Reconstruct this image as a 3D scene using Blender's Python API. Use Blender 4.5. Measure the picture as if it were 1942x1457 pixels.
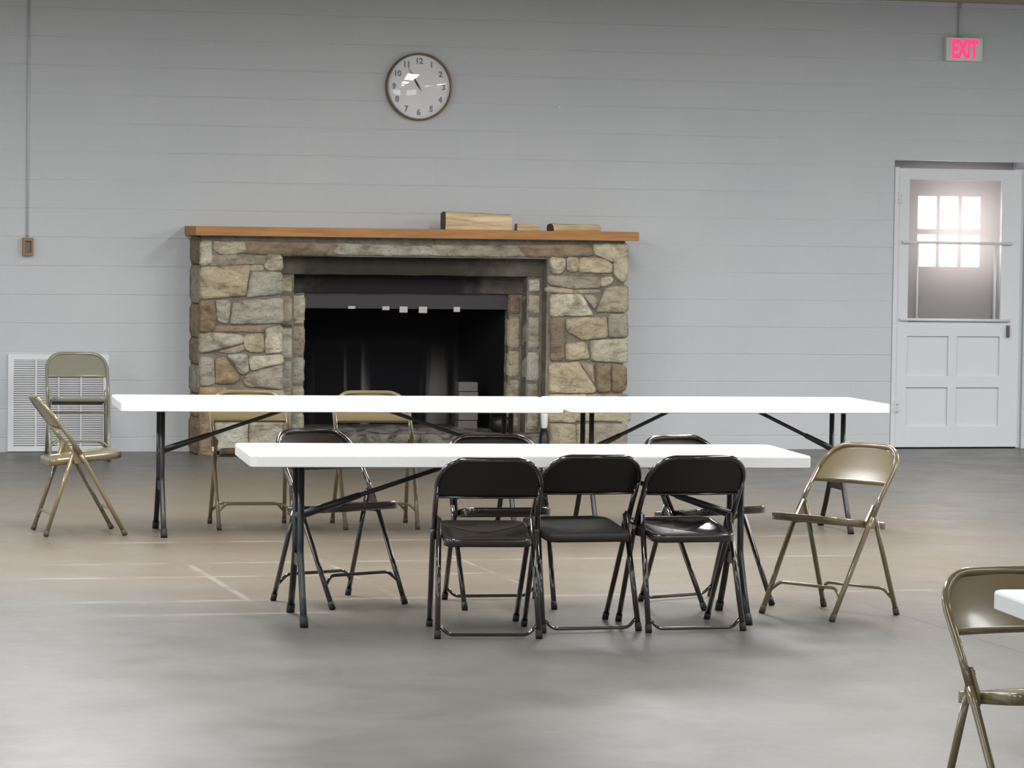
import bpy, bmesh, math, random
from mathutils import Vector, Matrix, noise
random.seed(7)
for o in list(bpy.data.objects): bpy.data.objects.remove(o)
SC = bpy.context.scene
C = SC.collection

# ------------------------------------------------------------------ camera
YAW, PITCH, ROLL = math.radians(14.97956), math.radians(2.67333), math.atan(0.014)
CAM_H, FPX = 1.72, 6500.0
fw = Vector((math.sin(YAW)*math.cos(PITCH), math.cos(YAW)*math.cos(PITCH), -math.sin(PITCH)))
rt0 = Vector((math.cos(YAW), -math.sin(YAW), 0)); up0 = rt0.cross(fw)
rt = rt0*math.cos(ROLL) + up0*math.sin(ROLL); up = rt.cross(fw)
cd = bpy.data.cameras.new('camera'); cam = bpy.data.objects.new('camera', cd); C.objects.link(cam)
cd.sensor_fit = 'HORIZONTAL'; cd.sensor_width = 36; cd.lens = 36*FPX/1942
cd.clip_start = 0.1; cd.clip_end = 200
cam.matrix_world = Matrix(((rt.x, up.x, -fw.x, 0), (rt.y, up.y, -fw.y, 0), (rt.z, up.z, -fw.z, CAM_H), (0, 0, 0, 1)))
SC.camera = cam

# ------------------------------------------------------------------ light and exposure
SC.view_settings.view_transform = 'Standard'; SC.view_settings.look = 'None'
SC.view_settings.gamma = 1; SC.view_settings.use_curve_mapping = False
SC.view_settings.exposure = 0.66
w = bpy.data.worlds.new('world'); SC.world = w; w.use_nodes = True
w.node_tree.nodes['Background'].inputs[0].default_value = (0.75, 0.85, 1, 1)
w.node_tree.nodes['Background'].inputs[1].default_value = 0.05

def area(name, loc, sx, sy, power, col=(1, 1, 1), rot=(0, 0, 0)):
    l = bpy.data.lights.new(name, 'AREA'); l.shape = 'RECTANGLE'; l.size = sx; l.size_y = sy
    l.energy = power; l.color = col
    o = bpy.data.objects.new(name, l); C.objects.link(o); o.location = loc; o.rotation_euler = rot
    return o
# rows of fluorescent strip fixtures under the ceiling of the hall
for fx in (-1.5, 2.5, 6.5, 10.5, 14.3):
    for fy in (2.0, 7.0, 12.0, 16.5, 20.5):
        area('ceiling_light', (fx, fy, 3.42), 0.5, 2.4, {2.0: 22, 7.0: 30, 12.0: 62, 16.5: 125, 20.5: 66}[fy], (1.0, 0.995, 0.985))
# daylight from the windows in the left side wall of the hall
for wy in (4.0, 9.0, 14.0):
    area('window_daylight', (-3.9, wy, 1.9), 1.6, 1.3, 40, (0.80, 0.90, 1.0), (0, math.radians(-90), 0))

for wx in (0.0, 5.0, 10.0):
    area('window_daylight', (wx, -3.9, 1.9), 3.0, 1.6, 45, (0.90, 0.95, 1.0), (math.radians(90), 0, 0))

# ------------------------------------------------------------------ materials
def mat(name, col, rough=0.5, metal=0.0, spec=0.5, coat=0.0):
    m = bpy.data.materials.new(name); m.use_nodes = True
    b = m.node_tree.nodes['Principled BSDF']
    b.inputs['Base Color'].default_value = (*col, 1); b.inputs['Roughness'].default_value = rough
    b.inputs['Metallic'].default_value = metal; b.inputs['Specular IOR Level'].default_value = spec
    b.inputs['Coat Weight'].default_value = coat; b.inputs['Coat Roughness'].default_value = 0.08
    return m
def nd(m, t, **k):
    n = m.node_tree.nodes.new(t)
    for a, v in k.items(): setattr(n, a, v)
    return n
def ln(m, a, b): m.node_tree.links.new(a, b)
def bs(m): return m.node_tree.nodes['Principled BSDF']
def mathn(m, op, a, b=None, clamp=False):
    n = nd(m, 'ShaderNodeMath', operation=op, use_clamp=clamp)
    for i, v in enumerate((a, b)):
        if v is None: continue
        if isinstance(v, (int, float)): n.inputs[i].default_value = v
        else: ln(m, v, n.inputs[i])
    return n.outputs[0]
def maprange(m, v, a, b, c, d, smooth=True):
    n = nd(m, 'ShaderNodeMapRange'); n.interpolation_type = 'SMOOTHSTEP' if smooth else 'LINEAR'
    for i, x in enumerate((a, b, c, d)): n.inputs[i+1].default_value = x
    ln(m, v, n.inputs[0]); return n.outputs[0]
def wpos(m):
    g = nd(m, 'ShaderNodeNewGeometry'); s = nd(m, 'ShaderNodeSeparateXYZ'); ln(m, g.outputs['Position'], s.inputs[0])
    return g.outputs['Position'], s.outputs
def noisetex(m, vec, scale, detail=4, rough=0.55, stretch=None, dist=0.0):
    if stretch:
        mp = nd(m, 'ShaderNodeMapping'); mp.inputs['Scale'].default_value = stretch; ln(m, vec, mp.inputs[0]); vec = mp.outputs[0]
    n = nd(m, 'ShaderNodeTexNoise'); n.inputs['Scale'].default_value = scale; n.inputs['Detail'].default_value = detail
    n.inputs['Roughness'].default_value = rough; n.inputs['Distortion'].default_value = dist
    ln(m, vec, n.inputs['Vector']); return n.outputs[0]
def ramp(m, v, stops):
    r = nd(m, 'ShaderNodeValToRGB'); e = r.color_ramp.elements
    while len(e) > len(stops): e.remove(e[-1])
    while len(e) < len(stops): e.new(0.5)
    for i, (p, c) in enumerate(stops): e[i].position = p; e[i].color = (*c, 1)
    ln(m, v, r.inputs[0]); return r.outputs[0]
def mixc(m, f, a, b, mode='MIX'):
    n = nd(m, 'ShaderNodeMix', data_type='RGBA', blend_type=mode)
    for i, v in ((0, f), (6, a), (7, b)):
        if isinstance(v, (int, float)): n.inputs[i].default_value = v
        elif isinstance(v, tuple): n.inputs[i].default_value = (*v, 1)
        else: ln(m, v, n.inputs[i])
    return n.outputs[2]
def bump(m, h, strength=0.3, dist=0.01):
    b = nd(m, 'ShaderNodeBump'); b.inputs['Strength'].default_value = strength; b.inputs['Distance'].default_value = dist
    ln(m, h, b.inputs['Height']); ln(m, b.outputs[0], bs(m).inputs['Normal'])

# painted concrete block wall
M_wall = mat('painted_block', (0.45, 0.46, 0.47), 0.55, spec=0.25)
def build_wall(m):
    P, xyz = wpos(m)
    wob = noisetex(m, P, 2.2, 3)
    zz = mathn(m, 'ADD', xyz[2], mathn(m, 'MULTIPLY', mathn(m, 'SUBTRACT', wob, 0.5), 0.012))
    row = mathn(m, 'DIVIDE', mathn(m, 'SUBTRACT', zz, 0.104), 0.2102)
    fl = mathn(m, 'FLOOR', row); fr = mathn(m, 'SUBTRACT', row, fl)
    d = mathn(m, 'MULTIPLY', mathn(m, 'MINIMUM', fr, mathn(m, 'SUBTRACT', 1.0, fr)), 0.2102)
    gh = maprange(m, d, 0.0, 0.0075, 1, 0)
    col = mathn(m, 'ADD', mathn(m, 'DIVIDE', xyz[0], 0.4204), mathn(m, 'MULTIPLY', fl, 0.5))
    fx = mathn(m, 'FRACT', col)
    dv = mathn(m, 'MULTIPLY', mathn(m, 'MINIMUM', fx, mathn(m, 'SUBTRACT', 1.0, fx)), 0.4204)
    gv = mathn(m, 'MULTIPLY', maprange(m, dv, 0.0, 0.006, 1, 0), 0.14)
    patch = noisetex(m, P, 1.3, 2)
    amp = maprange(m, patch, 0.3, 0.62, 0.35, 1.0)
    g = mathn(m, 'MULTIPLY', mathn(m, 'MAXIMUM', gh, gv), amp)
    fine = noisetex(m, P, 130, 3)
    med = noisetex(m, P, 24, 3)
    h = mathn(m, 'SUBTRACT', mathn(m, 'ADD', mathn(m, 'MULTIPLY', fine, 0.30), mathn(m, 'MULTIPLY', med, 0.15)), g)
    bump(m, h, 0.55, 0.006)
    cn = noisetex(m, P, 0.9, 4)
    base = ramp(m, cn, [(0.3, (0.53, 0.555, 0.58)), (0.7, (0.57, 0.59, 0.61))])
    # each block took the paint a little differently
    wn = nd(m, 'ShaderNodeTexWhiteNoise', noise_dimensions='2D'); cb = nd(m, 'ShaderNodeCombineXYZ')
    ln(m, mathn(m, 'FLOOR', col), cb.inputs[0]); ln(m, fl, cb.inputs[1]); ln(m, cb.outputs[0], wn.inputs['Vector'])
    tint = ramp(m, wn.outputs[0], [(0, (0.985, 0.985, 0.985)), (1, (1.0, 1.0, 1.0))])
    ln(m, mixc(m, 1.0, base, tint, 'MULTIPLY'), bs(m).inputs['Base Color'])
build_wall(M_wall)

# worn sealed concrete floor
M_floor = mat('sealed_concrete', (0.3, 0.29, 0.27), 0.35, spec=0.25)
def build_floor(m):
    P, xyz = wpos(m)
    big = noisetex(m, P, 0.35, 5, 0.6, dist=0.6)
    mid = noisetex(m, P, 1.6, 6, 0.65, stretch=(1.0, 0.7, 1), dist=0.5)
    base = ramp(m, big, [(0.3, (0.124, 0.121, 0.116)), (0.5, (0.135, 0.130, 0.122)), (0.72, (0.147, 0.141, 0.131))])
    base = mixc(m, 1.0, base, ramp(m, mid, [(0.3, (0.82, 0.81, 0.79)), (0.55, (1, 1, 1)), (0.75, (1.06, 1.06, 1.05))]), 'MULTIPLY')
    sm = noisetex(m, P, 4.2, 6, 0.7, stretch=(1.0, 0.45, 1), dist=0.8)
    base = mixc(m, maprange(m, sm, 0.60, 0.74, 0, 0.55), base, (0.085, 0.076, 0.062))
    base = mixc(m, maprange(m, sm, 0.26, 0.36, 0.35, 0), base, (0.26, 0.255, 0.25))
    # warm brown tint in the slab, strongest around the back tables, fading outward
    ex = mathn(m, 'POWER', mathn(m, 'DIVIDE', mathn(m, 'SUBTRACT', xyz[0], 4.6), 3.4), 2.0)
    ey = mathn(m, 'POWER', mathn(m, 'DIVIDE', mathn(m, 'SUBTRACT', xyz[1], 18.6), 4.6), 2.0)
    e = mathn(m, 'ADD', mathn(m, 'ADD', ex, ey), mathn(m, 'MULTIPLY', mathn(m, 'SUBTRACT', mid, 0.5), 1.6))
    st = maprange(m, e, 0.35, 1.35, 0.62, 0)
    base = mixc(m, st, base, (0.170, 0.134, 0.090))
    # ghost lines of old tape: three along the hall, four across it
    def line(coord, c, w):
        return maprange(m, mathn(m, 'ABSOLUTE', mathn(m, 'SUBTRACT', coord, c)), w*0.5, w, 1, 0)
    wear = maprange(m, noisetex(m, P, 3.0, 4), 0.38, 0.62, 0.1, 1)
    lines = None
    for (coord, c, w, oc, a, b) in ((xyz[0], 2.86, 0.022, xyz[1], 15.0, 17.1), (xyz[0], 3.56, 0.02, xyz[1], 15.0, 17.3), (xyz[0], 4.28, 0.014, xyz[1], 15.5, 17.4),
                                 (xyz[1], 16.93, 0.035, xyz[0], 2.2, 6.4), (xyz[1], 16.28, 0.035, xyz[0], 1.8, 4.2), (xyz[1], 15.25, 0.04, xyz[0], 2.0, 6.2), (xyz[1], 14.72, 0.04, xyz[0], 2.2, 4.0), (xyz[1], 18.05, 0.05, xyz[0], 2.6, 6.6)):
        L = line(coord, c, w)
        k = mathn(m, 'MULTIPLY', maprange(m, oc, a-0.15, a+0.15, 0, 1), maprange(m, oc, b-0.15, b+0.15, 1, 0))
        L = mathn(m, 'MULTIPLY', L, k)
        lines = L if lines is None else mathn(m, 'MAXIMUM', lines, L)
    lines = mathn(m, 'MULTIPLY', mathn(m, 'MULTIPLY', lines, wear), 0.22)
    base = mixc(m, lines, base, (0.52, 0.50, 0.46))
    # sawn control joint
    j = mathn(m, 'MULTIPLY', maprange(m, mathn(m, 'ABSOLUTE', mathn(m, 'SUBTRACT', xyz[0], 5.63)), 0.003, 0.009, 1, 0), maprange(m, xyz[1], 14.3, 15.2, 1, 0.15))
    base = mixc(m, mathn(m, 'MULTIPLY', j, 0.75), base, (0.05, 0.05, 0.055))
    ln(m, base, bs(m).inputs['Base Color'])
    ln(m, maprange(m, noisetex(m, P, 2.4, 5, 0.6), 0.3, 0.7, 0.33, 0.42), bs(m).inputs['Roughness'])
    bump(m, mathn(m, 'ADD', noisetex(m, P, 9, 5), mathn(m, 'MULTIPLY', j, -2.0)), 0.10, 0.006)
build_floor(M_floor)

M_ceil = mat('ceiling_board', (0.42, 0.37, 0.30), 0.8, spec=0.1)
M_side = mat('side_wall_paint', (0.46, 0.47, 0.475), 0.6, spec=0.2)
M_door = mat('door_paint', (0.64, 0.665, 0.69), 0.4, spec=0.35)
M_inner = mat('weathered_inner_door', (0.30, 0.285, 0.285), 0.5, spec=0.3)
M_white = mat('white_enamel', (0.74, 0.75, 0.77), 0.35)
M_plastic = mat('white_table_plastic', (0.74, 0.745, 0.74), 0.38, spec=0.4)
M_khaki = mat('khaki_enamel_steel', (0.165, 0.128, 0.066), 0.20, spec=0.6, coat=0.6)
M_khaki_back = mat('worn_khaki_enamel', (0.25, 0.245, 0.19), 0.22, spec=0.6, coat=0.6)
M_brown = mat('brown_enamel_steel', (0.014, 0.0095, 0.0085), 0.13, spec=0.7, coat=0.75)
M_brown_b = mat('worn_brown_enamel', (0.013, 0.0105, 0.0095), 0.36, spec=0.5)
M_black = mat('black_steel_tube', (0.012, 0.013, 0.015), 0.35, spec=0.5)
M_rubber = mat('black_rubber', (0.01, 0.01, 0.01), 0.7)
M_brown_dull = mat('scuffed_brown_enamel', (0.034, 0.031, 0.026), 0.55, spec=0.4)
M_tan_rub = mat('tan_rubber', (0.07, 0.045, 0.03), 0.7)
M_bronze = mat('bronze_rim', (0.20, 0.135, 0.08), 0.35, metal=0.6)
M_face = mat('clock_paper', (0.90, 0.91, 0.94), 0.6)
M_num = mat('grey_numeral_ink', (0.24, 0.27, 0.28), 0.6)
M_hand = mat('dark_hand', (0.02, 0.02, 0.03), 0.4)
M_hood = mat('sooty_steel_hood', (0.035, 0.03, 0.034), 0.5, spec=0.4)
M_lightmetal = mat('pale_clip_metal', (0.45, 0.43, 0.43), 0.4, metal=0.3)
M_iron = mat('cast_iron', (0.012, 0.012, 0.013), 0.4)
M_ash = mat('pale_ash_brick', (0.15, 0.135, 0.13), 0.9)
M_outlet = mat('weathered_wood_box', (0.30, 0.17, 0.085), 0.6)
M_grey = mat('grey_device', (0.16, 0.16, 0.15), 0.5)
M_latch = mat('aged_latch', (0.12, 0.11, 0.10), 0.4, metal=0.5)

def build_wood(name, c1, c2, scale=3.0, stretch=(1, 14, 14), rough=0.5):
    m = mat(name, c1, rough, spec=0.35); P, xyz = wpos(m)
    n = noisetex(m, P, scale, 6, 0.6, stretch=stretch, dist=0.4)
    ln(m, ramp(m, n, [(0.32, c1), (0.68, c2)]), bs(m).inputs['Base Color'])
    bump(m, n, 0.2, 0.003); return m
M_mantel = build_wood('varnished_mantel_wood', (0.33, 0.155, 0.048), (0.46, 0.23, 0.075))
M_log = build_wood('split_pale_wood', (0.40, 0.28, 0.15), (0.80, 0.64, 0.42), 2.5, (1.2, 16, 16), 0.7)
M_endgrain = build_wood('weathered_end_grain', (0.10, 0.075, 0.065), (0.15, 0.12, 0.10), 20, (1, 1, 1), 0.8)
M_bark = build_wood('bark_edge', (0.06, 0.045, 0.03), (0.14, 0.10, 0.06), 20, (1, 1, 3), 0.9)

M_stone = mat('field_stone', (0.3, 0.26, 0.2), 0.85, spec=0.2)
def build_stone(m):
    P, xyz = wpos(m)
    at = nd(m, 'ShaderNodeAttribute', attribute_name='stone_tone')
    n1 = noisetex(m, P, 9, 6, 0.65, stretch=(0.8, 1, 1.6), dist=0.5); n2 = noisetex(m, P, 38, 5, 0.7); n3 = noisetex(m, P, 4.5, 3, 0.6, dist=0.8)
    c = mixc(m, 1.0, at.outputs['Color'], ramp(m, n1, [(0.28, (0.50, 0.47, 0.44)), (0.48, (1.12, 1.12, 1.12)), (0.72, (1.55, 1.56, 1.58))]), 'MULTIPLY')
    c = mixc(m, maprange(m, n3, 0.54, 0.70, 0, 0.6), c, (0.24, 0.165, 0.10))
    c = mixc(m, maprange(m, n2, 0.54, 0.70, 0, 0.5), c, (0.12, 0.11, 0.10))
    ln(m, c, bs(m).inputs['Base Color'])
    bump(m, mathn(m, 'ADD', n1, mathn(m, 'MULTIPLY', n2, 0.7)), 0.9, 0.03)
build_stone(M_stone)
M_mortar = mat('grey_mortar', (0.15, 0.135, 0.12), 0.95, spec=0.1)
def build_mortar(m):
    P, xyz = wpos(m); n = noisetex(m, P, 14, 5, 0.65)
    ln(m, ramp(m, n, [(0.3, (0.13, 0.115, 0.095)), (0.7, (0.26, 0.235, 0.195))]), bs(m).inputs['Base Color'])
    bump(m, noisetex(m, P, 60, 4), 0.6, 0.01)
build_mortar(M_mortar)
M_lintel = mat('smoked_lintel', (0.1, 0.09, 0.08), 0.9, spec=0.1)
def build_lintel(m):   # smoke stain: darkest over the middle of the opening and nearer the fire
    P, xyz = wpos(m); n = noisetex(m, P, 7, 5, 0.6)
    base = ramp(m, n, [(0.3, (0.105, 0.095, 0.078)), (0.7, (0.165, 0.15, 0.12))])
    dx = mathn(m, 'ABSOLUTE', mathn(m, 'SUBTRACT', xyz[0], 5.75))
    s = mathn(m, 'MULTIPLY', maprange(m, mathn(m, 'ADD', dx, mathn(m, 'MULTIPLY', n, 0.5)), 0.75, 1.25, 1, 0.15), maprange(m, xyz[1], 24.74, 24.95, 0.35, 1.0))
    ln(m, mixc(m, s, base, (0.022, 0.02, 0.02)), bs(m).inputs['Base Color'])
    bump(m, n, 0.4, 0.015)
build_lintel(M_lintel)
M_soot = mat('sooty_firebrick', (0.01, 0.01, 0.01), 0.95, spec=0.1)
def build_soot(m):     # pale streaks burnt clean low on the back of the firebox
    P, xyz = wpos(m)
    n = noisetex(m, P, 2.1, 3, 0.5, stretch=(3.6, 0.6, 0.12))
    k = mathn(m, 'MULTIPLY', maprange(m, n, 0.50, 0.60, 0, 1), maprange(m, mathn(m, 'ADD', xyz[2], mathn(m, 'MULTIPLY', n, 0.3)), 0.55, 1.0, 1, 0))
    kx = mathn(m, 'MULTIPLY', maprange(m, xyz[0], 5.3, 5.5, 0, 1), maprange(m, xyz[0], 6.3, 6.6, 1, 0))
    k = mathn(m, 'MULTIPLY', mathn(m, 'MULTIPLY', k, kx), 0.5)
    ln(m, mixc(m, k, (0.012, 0.012, 0.014), (0.30, 0.28, 0.26)), bs(m).inputs['Base Color'])
build_soot(M_soot)
M_hearth = mat('ashy_hearth_stone', (0.2, 0.18, 0.16), 0.9, spec=0.1)
def build_hearth(m):
    P, xyz = wpos(m); n = noisetex(m, P, 8, 5, 0.65, stretch=(1, 1, 2), dist=0.6)
    c = ramp(m, n, [(0.35, (0.04, 0.036, 0.034)), (0.5, (0.16, 0.145, 0.13)), (0.7, (0.27, 0.25, 0.23))])
    f = mixc(m, maprange(m, xyz[1], 24.66, 24.70, 1, 0), c, ramp(m, n, [(0.3, (0.16, 0.12, 0.085)), (0.7, (0.27, 0.215, 0.155))]))
    ln(m, f, bs(m).inputs['Base Color']); bump(m, n, 0.5, 0.02)
build_hearth(M_hearth)

def emit(name, col, s):
    m = bpy.data.materials.new(name); m.use_nodes = True; t = m.node_tree; t.nodes.remove(bs(m))
    e = t.nodes.new('ShaderNodeEmission'); e.inputs[0].default_value = (*col, 1); e.inputs[1].default_value = s
    t.links.new(e.outputs[0], t.nodes['Material Output'].inputs[0]); return m
M_pane = emit('daylit_pane', (1.0, 0.91, 0.88), 8.0)
M_exit = emit('red_exit_glow', (1.0, 0.045, 0.16), 1.0)
# fine wire screen
M_screen = bpy.data.materials.new('wire_screen'); M_screen.use_nodes = True
def build_screen(m):
    t = m.node_tree; b = bs(m); b.inputs['Base Color'].default_value = (0.50, 0.50, 0.52, 1); b.inputs['Roughness'].default_value = 0.5
    tr = nd(m, 'ShaderNodeBsdfTransparent'); tl = nd(m, 'ShaderNodeBsdfTranslucent'); tl.inputs[0].default_value = (0.5, 0.47, 0.46, 1)
    m1 = nd(m, 'ShaderNodeMixShader'); m1.inputs[0].default_value = 0.5; ln(m, b.outputs[0], m1.inputs[1]); ln(m, tl.outputs[0], m1.inputs[2])
    m2 = nd(m, 'ShaderNodeMixShader'); m2.inputs[0].default_value = 0.46; ln(m, tr.outputs[0], m2.inputs[1]); ln(m, m1.outputs[0], m2.inputs[2])
    ln(m, m2.outputs[0], t.nodes['Material Output'].inputs[0])
build_screen(M_screen)
M_glass = bpy.data.materials.new('clock_glass'); M_glass.use_nodes = True
def build_glass(m):
    t = m.node_tree; t.nodes.remove(bs(m))
    tr = nd(m, 'ShaderNodeBsdfTransparent'); gl = nd(m, 'ShaderNodeBsdfGlossy'); gl.inputs['Roughness'].default_value = 0.02
    mx = nd(m, 'ShaderNodeMixShader'); mx.inputs[0].default_value = 0.05; ln(m, tr.outputs[0], mx.inputs[1]); ln(m, gl.outputs[0], mx.inputs[2])
    ln(m, mx.outputs[0], t.nodes['Material Output'].inputs[0])
build_glass(M_glass)

# ------------------------------------------------------------------ mesh helpers
def obj(name, bm, m, parent=None, smooth=False, loc=None):
    bmesh.ops.recalc_face_normals(bm, faces=bm.faces)
    me = bpy.data.meshes.new(name); bm.to_mesh(me); bm.free()
    for x in (m if isinstance(m, (list, tuple)) else [m]): me.materials.append(x)
    if smooth:
        for p in me.polygons: p.use_smooth = True
    o = bpy.data.objects.new(name, me); C.objects.link(o)
    if loc: o.location = loc
    if parent: o.parent = parent
    return o
def thing(name, label, cat, loc=(0, 0, 0), rotz=0.0, group=None):
    o = bpy.data.objects.new(name, None); C.objects.link(o); o.empty_display_size = 0.1
    o.location = loc; o.rotation_euler = (0, 0, rotz); o['label'] = label; o['category'] = cat
    if group: o['group'] = group
    return o
def tag(o, label, cat, group=None):
    o['label'] = label; o['category'] = cat
    if group: o['group'] = group
    return o
def struct(name, bm, m, parent=None, smooth=False):
    o = obj(name, bm, m, parent, smooth)
    if parent is None: o['kind'] = 'structure'
    return o
def box(bm, x0, y0, z0, x1, y1, z1, bev=0.0, mi=0):
    r = bmesh.ops.create_cube(bm, size=1.0)
    for v in r['verts']:
        v.co = Vector(((x0+x1)/2+v.co.x*(x1-x0), (y0+y1)/2+v.co.y*(y1-y0), (z0+z1)/2+v.co.z*(z1-z0)))
    fs = set(f for v in r['verts'] for f in v.link_faces)
    for f in fs: f.material_index = mi
    if bev > 0:
        es = list(set(e for v in r['verts'] for e in v.link_edges))
        bmesh.ops.bevel(bm, geom=es, offset=bev, segments=2, profile=0.7, affect='EDGES')
    return bm
def nb(): return bmesh.new()
def fillet(pts, rads, seg=7):
    out = [Vector(pts[0])]
    for i in range(1, len(pts)-1):
        p, a, b = Vector(pts[i]), Vector(pts[i-1]), Vector(pts[i+1]); r = rads[i] if isinstance(rads, (list, tuple)) else rads
        if r <= 0: out.append(p); continue
        u, v = (a-p), (b-p); lu, lv = u.length, v.length; u.normalize(); v.normalize()
        ang = u.angle(v); t = min(r/max(math.tan(ang/2), 1e-4), lu*0.49, lv*0.49)
        s, e = p+u*t, p+v*t
        for k in range(seg+1):
            q = k/seg; out.append((1-q)**2*s + 2*q*(1-q)*p + q*q*e)
    out.append(Vector(pts[-1])); return out
def tube(bm, pts, r, n=10, caps=True, flat=None):
    pts = [Vector(p) for p in pts]; N = len(pts); rings = []
    t0 = (pts[1]-pts[0]).normalized(); ref = Vector((0, 0, 1)) if abs(t0.z) < 0.9 else Vector((1, 0, 0))
    nrm = t0.cross(ref).normalized()
    for i, p in enumerate(pts):
        t = (pts[min(i+1, N-1)]-pts[max(i-1, 0)]).normalized()
        nrm = (nrm - t*nrm.dot(t)).normalized(); bn = t.cross(nrm)
        rr = r[i] if isinstance(r, (list, tuple)) else r
        f2 = flat if flat else 1.0
        rings.append([bm.verts.new(p + nrm*math.cos(2*math.pi*k/n)*rr + bn*math.sin(2*math.pi*k/n)*rr*f2) for k in range(n)])
    for a, b in zip(rings, rings[1:]):
        for k in range(n): bm.faces.new((a[k], a[(k+1) % n], b[(k+1) % n], b[k]))
    if caps: bm.faces.new(rings[0][::-1]); bm.faces.new(rings[-1])
    return bm
def disc_stack(bm, c, prof, n=48, axis='Y'):
    rings = []
    for r, h in prof:
        ring = []
        for k in range(n):
            a = 2*math.pi*k/n
            if axis == 'Y': ring.append(bm.verts.new((c[0]+r*math.cos(a), c[1]+h, c[2]+r*math.sin(a))))
            else: ring.append(bm.verts.new((c[0]+r*math.cos(a), c[1]+r*math.sin(a), c[2]+h)))
        rings.append(ring)
    for a, b in zip(rings, rings[1:]):
        for k in range(n): bm.faces.new((a[k], a[(k+1) % n], b[(k+1) % n], b[k]))
    bm.faces.new(rings[0]); bm.faces.new(rings[-1]); return bm
def text_bm(s, size, bold=0.0, depth=0.0):
    cu = bpy.data.curves.new('lettering', 'FONT'); cu.body = s; cu.size = size; cu.align_x = 'CENTER'; cu.align_y = 'CENTER'
    cu.offset = bold; cu.extrude = depth; cu.resolution_u = 4
    o = bpy.data.objects.new('lettering', cu); C.objects.link(o); bpy.context.view_layer.update()
    me = bpy.data.meshes.new_from_object(o.evaluated_get(bpy.context.evaluated_depsgraph_get()))
    bm = nb(); bm.from_mesh(me); bpy.data.objects.remove(o); bpy.data.curves.remove(cu); bpy.data.meshes.remove(me)
    return bm
def merge(dst, src, M):
    mp = {}
    for v in src.verts: mp[v] = dst.verts.new(M @ v.co)
    for f in src.faces:
        try: dst.faces.new([mp[v] for v in f.verts])
        except ValueError: pass
    src.free()
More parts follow.
